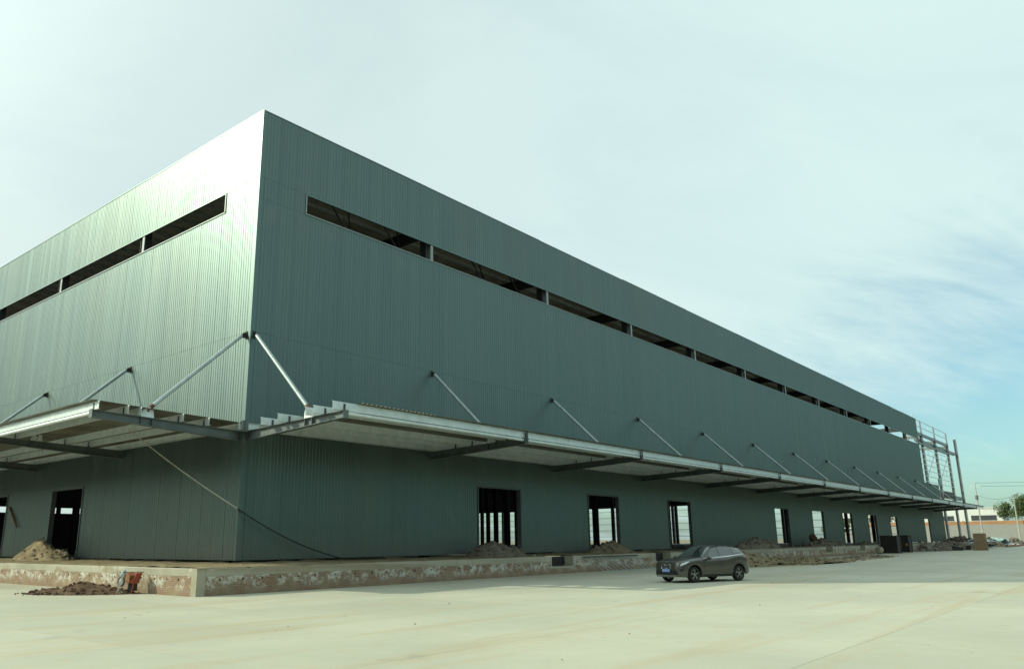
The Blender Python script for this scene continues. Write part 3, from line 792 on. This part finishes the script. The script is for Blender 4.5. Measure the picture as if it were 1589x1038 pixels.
# hand cart parked on end against the platform
ct = thing('hand_cart', 'small red site handcart tipped up against the left platform wall', 'cart', (-4.92, -.85, 0), R(-62)); ct.scale = (.86, .86, .88)
b = MB(); b.prism([(-.18, -.28, .46), (.14, -.28, .46), (.24, -.22, .86), (-.26, -.22, .86)], (0, .05, 0))
b.prism([(-.18, -.229, .46), (-.15, -.229, .46), (-.23, -.169, .86), (-.26, -.169, .86)], (0, .36, .0)); b.prism([(.11, -.229, .46), (.14, -.229, .46), (.24, -.169, .86), (.21, -.169, .86)], (0, .36, .0))
b.box((-.18, -.22, .43), (.14, .14, .46)); b.build('tray', 'red_paint', ct)
MB().box((-.17, -.20, .12), (.10, .10, .42)).build('engine_box', 'black_trim', ct)
MB().blob((.02, -.25, .70), .12, 6, (1, .6, .8), .3, 2).build('bucket', 'rust', ct)
MB().bar((-.62, -.20, .88), (.55, -.20, .90), .035).build('handle_bar', 'rust', ct)
MB().bar((-.34, -.30, .86), (-.52, -.42, .02), .10, .06).build('leg', 'pale_plastic', ct)
MB().bar((-.52, -.42, .02), (-.30, -.36, .10), .07, .05).build('foot', 'pale_plastic', ct)
MB().bar((.15, -.26, .45), (.10, -.30, .01), .035).build('leg', 'red_paint', ct)
MB().bar((-.05, -.26, .45), (-.08, -.30, .01), .035).build('leg', 'bracket_dark', ct)
wq = MB().lathe([(.19, -.05), (.24, -.03), (.24, .03), (.19, .05), (.12, .03), (.12, -.03)], (-.62, -.05, .52), (.35, 1, 0), 18).build('wheel', 'grey_plastic', ct)
MB().lathe([(.03, -.04), (.12, -.02), (.12, .02), (.03, .04)], (-.62, -.05, .52), (.35, 1, 0), 12).build('hub', 'pale_plastic', wq)
MB().prism([(-.19, -.345, .48), (-.03, -.345, .48), (-.01, -.345, .80), (-.22, -.345, .82)], (0, .04, 0)).build('orange_panel', 'orange_paint', ct)
bag = MB().blob((-.48, -.12, .80), .15, 9, (.8, .8, 1.2), .3, 2).build('bag', 'teal_plastic', ct, True)
# hanging cable
def sagline(pts, n=14):
    out = []
    for (a, c, sag) in pts:
        a, c = Vector(a), Vector(c)
        for k in range(n): t_ = k/n; out.append(a.lerp(c, t_)-Vector((0, 0, sag*4*t_*(1-t_))))
    out.append(Vector(pts[-1][1])); return out
cb = thing('hanging_cable', 'slack cable running from the left canopy round the corner down to the platform', 'cable')
MB().tube(sagline([((-3.3, 4.2, 6.86), (-.30, -.28, 3.27), .12)]), .028, 6).build('pale_length', 'rope', cb)
MB().tube(sagline([((-.30, -.28, 3.27), (5.7, -.42, 1.03), .28)]), .026, 6).build('dark_length', 'cable_black', cb)
MB().tube(sagline([((5.7, -.42, 1.03), (8.2, -.7, 1.0), .0)]), .026, 6).build('dark_length', 'cable_black', cb)
# stick leaning between the left doors
o = MB().bar((-.06, 26.4, 4.2), (-.12, 24.6, 2.9), .09).build('leaning_board', 'plank_wood'); tag(o, 'short brown board hung slanting between the two left doorways', 'board')

# ------------------------------------------------------------------ car
def lerp_tab(tab, x):
    if x <= tab[0][0]: return tab[0][1]
    for (a, b_), (c, d) in zip(tab, tab[1:]):
        if x <= c:
            t_ = (x-a)/(c-a); return b_+(d-b_)*t_
    return tab[-1][1]
ZT = [(0, .60), (.02, .72), (.05, .82), (.10, .875), (.25, .915), (.6, .965), (1.0, 1.0), (1.36, 1.03), (1.44, 1.06), (1.75, 1.275), (2.02, 1.435), (2.16, 1.495), (2.5, 1.535), (2.9, 1.54), (3.3, 1.515), (3.7, 1.475), (3.98, 1.425), (4.08, 1.36), (4.25, 1.18), (4.33, 1.06), (4.38, .98), (4.44, .80), (4.454, .62)]
WB = [(0, .52), (.03, .63), (.08, .72), (.18, .80), (.35, .855), (.6, .885), (1., .892), (2., .899), (3.2, .899), (3.7, .888), (4.0, .86), (4.25, .80), (4.38, .73), (4.454, .64)]
BELT = [(0, .58), (.06, .74), (.15, .80), (.4, .87), (.9, .945), (1.3, .985), (2., .99), (3., 1.04), (3.6, 1.09), (4.0, 1.12), (4.2, 1.07), (4.3, .98), (4.38, .90), (4.454, .6)]
WR = [(0, .45), (.15, .66), (.5, .74), (1.3, .765), (1.44, .75), (1.75, .695), (2.1, .625), (2.6, .61), (3.4, .60), (3.9, .565), (4.08, .56), (4.25, .60), (4.33, .64), (4.38, .64), (4.454, .5)]
AX = (.83, 3.59); WRAD = .335
def zbot(x):
    z = .245 if .5 < x < 3.95 else .245+.10*max(0, (.5-x)/.5)**2*0+(.12*max(0, (x-3.95)/.5) if x > 3.95 else 0)
    for a in AX:
        d = abs(x-a)
        if d < .405: z = max(z, .335+math.sqrt(.405**2-d*d)*.98)
    return z
def section(x):
    zt, wb, zb2, wr, z0 = (lerp_tab(ZT, x), lerp_tab(WB, x), lerp_tab(BELT, x), lerp_tab(WR, x), zbot(x))
    zb2 = min(zb2, zt-.03)
    pts = [(wb*.955, z0)]
    for f_, k in ((.985, .12), (1., .35), (.985, .62), (.988, .8), (.972, .94), (.94, 1.)):
        pts.append((wb*f_, z0+(zb2-z0)*k))
    e = zt-zb2
    pts += [(wr+(wb*.925-wr)*.96, zb2+.018), (wr+(wb*.91-wr)*.5, zb2+e*.45), (wr+(wb*.91-wr)*.08, zb2+e*.82), (wr*.93, zb2+e*.93), (wr*.75, zb2+e*.975), (wr*.4, zt-.004*1), (0, zt)]
    return pts
CAR_X = sorted(set([0, .02, .04, .06, .09, .12, .18, .25, .35, .42]+[.425+.0405*k for k in range(21)]+[1.3, 1.36, 1.44, 1.5, 1.6, 1.75, 1.88, 2.02, 2.06, 2.15, 2.3, 2.5, 2.7, 2.9, 3.1]+[3.185+.0405*k for k in range(21)]+[4.03, 4.08, 4.16, 4.25, 4.3, 4.33, 4.38, 4.42, 4.454]))
def S(x, k):
    """point on the left flank: section parameter k (0 sill .. 13 roof ridge)"""
    p = section(x); i = min(int(k), len(p)-2); t_ = k-i
    return Vector((-x, p[i][0]+(p[i+1][0]-p[i][0])*t_, p[i][1]+(p[i+1][1]-p[i][1])*t_))
def SN(x, k):
    e = .02
    a = S(min(x+e, 4.45), k)-S(max(x-e, 0.0), k); b_ = S(x, min(k+.1, 12.99))-S(x, max(k-.1, 0))
    n = a.cross(b_).normalized()
    return n if n.dot(Vector((0, 1, .6))) > 0 else -n
def patch(corners, name, mat, parent, side=1, off=.006, n=10, m=5):
    """patch on the flank from 4 (x,k) corners, bilinear; side=-1 mirrors"""
    c0, c1, c2, c3 = corners; rows = []
    for i in range(n+1):
        u = i/n; row = []
        for j in range(m+1):
            v = j/m
            x = (c0[0]*(1-u)+c1[0]*u)*(1-v)+(c3[0]*(1-u)+c2[0]*u)*v
            k = (c0[1]*(1-u)+c1[1]*u)*(1-v)+(c3[1]*(1-u)+c2[1]*u)*v
            p = S(x, k)+SN(x, k)*off; row.append((p.x, p.y*side, p.z))
        rows.append(row)
    return MB().grid(rows).build(name, mat, parent, True)
HEAD = R(161)
hv = Vector((math.cos(HEAD), math.sin(HEAD), 0)); lv = Vector((-hv.y, hv.x, 0))
car_o = Vector((13.03, -14.85, 0)) + hv*.83 - lv*.755          # ground point under the nose
car = thing('parked_car', 'dark brown five door crossover car with blue number plate parked before the platform', 'car', car_o, HEAD)
rows = []
for x in CAR_X:
    p = section(x); L = [(-x, y, z) for y, z in p]; rows.append([(a, -b_, c) for a, b_, c in L[:-1]]+L[::-1])
b = MB().grid(rows)
i0 = 0; m_ = len(rows[0]); b.f.append(tuple(range(m_))); b.f.append(tuple((len(rows)-1)*m_+k for k in range(m_)))
body = b.build('body', 'brown_metallic_paint', car); autosmooth(body, 34)
MB().box((-3.9, -.80, .22), (-.55, .80, .34)).box((-4.35, -.7, .34), (-.12, .7, .5)).build('underbody', 'black_trim', car)
for sd in (1, -1):
    patch([(1.58, 7.12), (2.43, 7.12), (2.43, 9.3), (2.07, 9.3)], 'side_window', 'tinted_car_glass', car, sd)
    patch([(2.51, 7.12), (3.33, 7.12), (3.33, 9.35), (2.51, 9.35)], 'side_window', 'tinted_car_glass', car, sd)
    patch([(3.40, 7.3), (3.98, 8.0), (3.86, 9.1), (3.40, 9.35)], 'quarter_window', 'tinted_car_glass', car, sd)
    patch([(1.42, 6.92), (4.0, 7.05), (4.0, 7.2), (1.42, 7.07)], 'chrome_strip', 'chrome', car, sd, .009, 20, 1)
    patch([(.10, 4.35), (.56, 4.9), (.50, 6.0), (.17, 5.9)], 'headlight', 'lamp_clear', car, sd, .010, 8, 4)
    patch([(.06, 4.2), (.60, 4.75), (.53, 6.15), (.13, 6.0)], 'headlight_rim', 'black_trim', car, sd, .005, 8, 4)
    patch([(.08, 2.3), (.22, 2.3), (.22, 3.2), (.08, 3.2)], 'fog_light', 'black_trim', car, sd, .007, 4, 4)
    patch([(4.12, 4.4), (4.36, 4.2), (4.33, 6.1), (4.20, 6.1)], 'tail_light', 'lamp_red', car, sd, .009, 6, 4)
    patch([(1.27, .0), (3.15, .0), (3.15, 1.0), (1.27, 1.0)], 'sill_cladding', 'black_trim', car, sd, .006, 16, 2)
    for x in (2.28, 3.22): patch([(x-.10, 4.62), (x+.10, 4.62), (x+.10, 4.9), (x-.10, 4.9)], 'door_handle', 'brown_metallic_paint', car, sd, .025, 4, 2)
    for x in (2.475, 1.40, 3.365):
        patch([(x-.006, 1.3), (x+.006, 1.3), (x+.006, 6.7), (x-.006, 6.7)], 'door_gap', 'black_trim', car, sd, .003, 1, 10)
    b = MB(); b.tube([S(2.1, 10.2)*1+Vector((0, 0, .035)) if False else tuple(Vector((S(x, 9.9).x, S(x, 9.9).y*sd, S(x, 9.9).z+.03))) for x in (2.1, 2.4, 2.8, 3.2, 3.6, 3.8)], .016, 6)
    b.build('roof_rail', 'black_trim', car)
    mi = MB().blob((-1.62, sd*1.0, 1.02), .12, 5, (.6, 1.05, .72), .08, 2).build('mirror', 'brown_metallic_paint', car, True)
    MB().bar((-1.60, sd*.86, .98), (-1.60, sd*.96, 1.0), .08, .04).build('mirror_arm', 'black_trim', mi)
    # arches lined black
    for a in AX:
        n_ = 18; pts = []
        for k in range(n_+1):
            th = math.pi*k/n_; pts.append((-(a)+.40*math.cos(th), .335+.40*math.sin(th)))
        MB().grid([[(x_, sd*.885, z_) for x_, z_ in pts], [(x_, sd*.5, z_) for x_, z_ in pts]]).build('arch_liner', 'black_trim', car)
        MB().quad(*[(x_, sd*.5, z_) for x_, z_ in pts]).build('arch_back', 'black_trim', car)
        ring = [Vector((-(a)+.415*math.cos(math.pi*k/n_), sd*(S(a, 1).y+.0), .335+.415*math.sin(math.pi*k/n_))) for k in range(n_+1)]
        MB().tube([(q.x, sd*(S(min(max(-q.x, .01), 4.44), .6).y+.004), q.z) for q in ring], .020, 5).build('arch_trim', 'black_trim', car)
        # wheel
        wc = (-a, sd*.765, WRAD)
        wh_ = MB().lathe([(.235, -.10), (.30, -.108), (.325, -.085), (WRAD, -.05), (WRAD, .05), (.325, .085), (.30, .108), (.235, .10)], wc, (0, sd, 0), 32).build('wheel', 'tyre_rubber', car, label='tyre with five spoke alloy rim'); autosmooth(wh_, 50)
        rb = MB().lathe([(.236, -.09), (.236, .085), (.222, .092), (.215, .03), (.215, -.09)], wc, (0, sd, 0), 28)
        for k in range(5):
            for e in (-.16, .16):
                th = 2*math.pi*k/5+.3
                p0 = Vector((wc[0]+.05*math.cos(th), wc[1]+sd*.075, wc[2]+.05*math.sin(th))); p1 = Vector((wc[0]+.222*math.cos(th+e), wc[1]+sd*.062, wc[2]+.222*math.sin(th+e)))
                rb.bar(p0, p1, .028, .034, (0, 1, 0))
        rb.lathe([(.001, .03), (.06, .04), (.062, .085), (.001, .095)], wc, (0, sd, 0), 14)
        rb.build('rim', 'rim_alloy', wh_)
        MB().lathe([(.02, 0), (.17, 0), (.17, .02), (.02, .02)], wc, (0, sd, 0), 20).build('brake_disc', 'cabin_dark', wh_)
# windscreen, rear glass
def top_patch(x0, x1, f0, f1, name, mat, off=.006, n=8, m=10):
    rows = []
    for i in range(n+1):
        x = x0+(x1-x0)*i/n; kk = f0+(f1-f0)*i/n; row = []
        for j in range(-m, m+1):
            v = j/m; k = 13-abs(v)*(13-kk); p = S(x, min(k, 12.999)); q = SN(x, min(max(k, .2), 12.8))
            row.append((p.x+q.x*off, math.copysign(abs(p.y+q.y*off*.5), v) if j else 0, p.z+abs(q.z)*off+.004))
        rows.append(row)
    return MB().grid(rows).build(name, mat, car, True)
top_patch(1.45, 2.12, 9.2, 9.8, 'windscreen', 'tinted_car_glass')
top_patch(4.06, 4.30, 9.9, 9.4, 'rear_window', 'tinted_car_glass')
top_patch(1.36, 1.445, 8.2, 9.2, 'wiper_cowl', 'black_trim', .004, 2)
# front face: kidney grille, intake, plate, badge
for sd in (1, -1):
    k_ = MB(); pts = []
    for i in range(16):
        th = 2*math.pi*i/16; cx_, cz_ = math.cos(th), math.sin(th)
        pts.append((.012, sd*(.155+.118*math.copysign(abs(cx_)**.6, cx_)), .665+.10*math.copysign(abs(cz_)**.6, cz_)))
    gr = k_.prism(pts, (-.08, 0, .0)).build('kidney_grille', 'black_trim', car)
    MB().tube([(p[0]+.004, p[1], p[2]) for p in pts]+[(pts[0][0]+.004, pts[0][1], pts[0][2])], .013, 5).build('chrome_ring', 'chrome', gr)
    for k in range(-3, 4): MB().box((.010, sd*.155+k*.03-.004, .59), (.018, sd*.155+k*.03+.004, .745)).build('grille_bar', 'chrome', gr)
b = MB(); b.prism([(-.02, -.66, .335), (-.02, .66, .335), (-.02, .60, .52), (-.02, -.60, .52)], (.035, 0, 0)); b.build('lower_intake', 'black_trim', car)
MB().prism([(-.05, -.60, .24), (-.05, .60, .24), (-.05, .64, .325), (-.05, -.64, .325)], (.055, 0, 0)).build('skid_plate', 'rim_alloy', car)
pt = MB().box((.020, -.22, .445), (.032, .22, .585)).build('number_plate', 'plate_blue', car)
for k in range(7):
    y = .18-.058*k-(.02 if k > 1 else 0)
    MB().box((.0325, y-.018, .475), (.0345, y+.018, .487 if k % 3 else .555)).box((.0325, y-.018, .543), (.0345, y+.018, .555)).box((.0325, y-.018, .488), (.0345, y-.008, .542)).build('plate_mark', 'plate_white', pt)
MB().lathe([(.001, 0), (.036, 0), (.036, .008), (.001, .012)], (-.10, 0, .865), (.5, 0, .85), 16).build('badge', 'chrome', car)

# ------------------------------------------------------------------ far surroundings
rows = []
for k in range(44):
    y = -170+k*6; up_ = max(0, min(1, (70-y)/28)); up_ = up_*up_*(3-2*up_)
    n = lambda a: .35*noise.noise(Vector((y*.05, a, 4)))
    rows.append([(228, y, -.06), (240, y, (1.2+n(1))*up_-.06), (262, y, (4.4+n(2))*up_-.05), (280, y, (5.6+n(3))*up_-.04), (300, y, (6.0+n(4))*up_-.04), (420, y, 6.4*up_-.04), (520, y, 5.*up_-.04), (620, y, -.06)])
o = MB().grid(rows).build('embankment', 'bank_earth', None, True); o['kind'] = 'structure'
bw = thing('boundary_wall', 'long low ochre brick wall along the top of the far embankment', 'wall', (284, 0, 5.4))
for k in range(10): MB().box((0, -110+k*16+.02, -.6), (.4, -94+k*16-.02, 1.35)).build('wall_bay', 'ochre_wall', bw)
for k in range(11): MB().box((-.12, -110.3+k*16+.02, -.7), (.52, -109.7+k*16-.02, 1.55)).build('pier', 'ochre_wall', bw)
wb_ = thing('white_building', 'long white flat roofed building with dark windows beyond the embankment', 'building', (330, 36, 6))
MB().box((0, -23.5, -.5), (16, 40, 6.1)).build('wall', 'white_render', wb_)
MB().box((-.25, -23.8, 6.101), (16.25, 40.3, 6.45)).build('roof', 'white_render', wb_)
for (y0, y1) in ((-21.5, -13.5), (-7.8, -2.8), (4, 10), (16, 22), (28, 34)):
    f_ = MB().box((-.10, y0, 1.7), (.02, y1, 3.6)).build('window', 'far_window', wb_)
    n_ = max(2, int((y1-y0)/1.6))
    for k in range(n_): MB().box((-.16, y0+(y1-y0)*k/n_+.05, 1.78), (-.101, y0+(y1-y0)*(k+1)/n_-.12, 3.5)).build('pane', 'far_window', f_)
    MB().box((-.3, y0-.1, 1.55), (.02, y1+.1, 1.69)).build('sill', 'white_render', f_)
def tree(label, c, h, r, seed, n=2600, group='trees beyond the embankment'):
    t = thing('tree', label, 'tree', c, 0, group); q = random.Random(seed)
    b = MB(); b.tube([(0, 0, -.4), (.1, .05, h*.3), (-.05, .1, h*.6)], .22*h/8, 8, .08*h/8)
    cl = []
    for k in range(15):
        a = q.uniform(0, 6.28); e = Vector((math.cos(a)*r*q.uniform(.25, .8), math.sin(a)*r*q.uniform(.25, .8), h*q.uniform(.38, .93)))
        b.tube([(0, 0, h*q.uniform(.18, .5)), e*.6+Vector((0, 0, h*.12)), e], .07*h/8, 5, .02); cl.append((e, r*q.uniform(.28, .5)))
    b.build('trunk', 'bark', t)
    cr = MB()
    for k in range(n):
        e, rr = cl[k % len(cl)]
        d = Vector((q.gauss(0, 1), q.gauss(0, 1), q.gauss(0, .75))).normalized()*rr*q.random()**.4
        p = e+d; s = q.uniform(.16, .34)*h/8
        u = Vector((q.gauss(0, 1), q.gauss(0, 1), q.gauss(0, 1))).normalized(); v = u.orthogonal().normalized()
        cr.quad(p-u*s-v*s*.5, p+u*s-v*s*.3, p+u*s*.7+v*s*.6, p-u*s*.6+v*s*.5)
    cr.build('crown', 'leaf_green', t)
tree('broad green tree beside the white building at the right edge', (296, 4.6, 5.8), 8.2, 5.2, 3, 4200)
tree('green tree behind the pole at the far right edge', (304, -6.5, 5.8), 6.8, 4.4, 4, 2600)
tree('low bushy tree seen between the end columns', (290, 36.5, 5.6), 4.2, 3.2, 5, 1500)
tree('green tree seen through the eighth doorway', (300, 46, 5.6), 6.5, 4.5, 6)
tree('green tree seen through the sixth doorway', (285, 58, 1.5), 8.0, 5.5, 7)
def pole(label, c, h, arm, tr):
    t = thing('utility_pole', label, 'utility pole', c, 0, 'utility poles')
    MB().tube([(0, 0, -.3), (0, 0, h*.5), (0, 0, h)], .20, 8, .11).build('shaft', 'pole_concrete', t)
    if arm:
        MB().box((-.05, -arm, h-1.05), (.05, arm, h-.93)).build('crossarm', 'galvanised_steel', t)
        for y in (-arm+.1, 0.0, arm-.1): MB().lathe([(.001, 0), (.07, 0), (.09, .1), (.05, .2), (.001, .22)], (0, y, h-.92 if y else h), (0, 0, 1), 8).build('insulator', 'white_sheet', t)
    if tr:
        MB().tube([(-.45, 0, h-4.4), (-.45, 0, h-3.3)], .38, 12).build('transformer', 'grey_plastic', t)
        MB().bar((0, 0, h-2.0), (.0, 1.9, h-1.3), .05).build('bracket', 'galvanised_steel', t); MB().bar((0, 1.9, h-1.3), (0, 1.6, h-3.4), .05).build('bracket', 'galvanised_steel', t)
    return t
pole('taller grey utility pole with transformer, just right of the canopy end', (230, 5.3, 0.0), 15.9, 1.1, True)
pole('shorter plain utility pole nearest the right edge', (210, -5.0, 0.0), 11.6, 0, False)
for lab, a, c, sg in (('topmost thin power line from the taller pole', (230, 5.3, 15.9), (262, -60, 17.5), .6),
                  ('second power line from the taller pole crossarm', (230, 4.3, 15.0), (255, -60, 16.0), .6),
                  ('slack cable from the transformer to the shorter pole', (230, 5.0, 12.6), (210, -4.9, 11.2), .8),
                  ('cable leaving the shorter pole to the right', (210, -5.1, 11.3), (200, -40, 11.0), .5),
                  ('low thin wire strung from the canopy end to the right', (228, 5.3, 7.2), (209.9, -5.0, 6.9), .2)):
    o = MB().tube(sagline([(a, c, sg)], 20), .035, 5).build('power_line', 'cable_black'); tag(o, lab, 'power line')

# unseen tree belts, added to give the glossy walls something dark to reflect
q = random.Random(5); wd = MB()
def belt(a, c, n, depth):
    a, c = Vector(a), Vector(c); d = (c-a); nrm = Vector((-d.y, d.x, 0)).normalized()
    for k in range(n):
        p = a+d*q.random()+nrm*q.uniform(-depth, depth); top = 16+4*noise.noise(Vector((p.x*.06, p.y*.06, 1)))+2*noise.noise(Vector((p.x*.25, p.y*.25, 4)))
        p.z = top*q.random()**.7; s_ = q.uniform(.5, 1.1)
        u = Vector((q.gauss(0, 1), q.gauss(0, 1), q.gauss(0, 1))).normalized(); v = u.orthogonal().normalized()
        wd.quad(p-u*s_-v*s_*.6, p+u*s_-v*s_*.4, p+u*s_*.7+v*s_*.7, p-u*s_*.6+v*s_*.6)
belt((-60, -82, 0), (360, -76, 0), 26000, 6)
belt((-56, -30, 0), (-52, 330, 0), 20000, 5)
added_wood = wd.build('added_woodland', 'leaf_green', None, False, 'stuff'); added_wood['label'] = 'added belt of unseen trees that darkens the reflections in the walls'; added_wood['category'] = 'added_woodland'
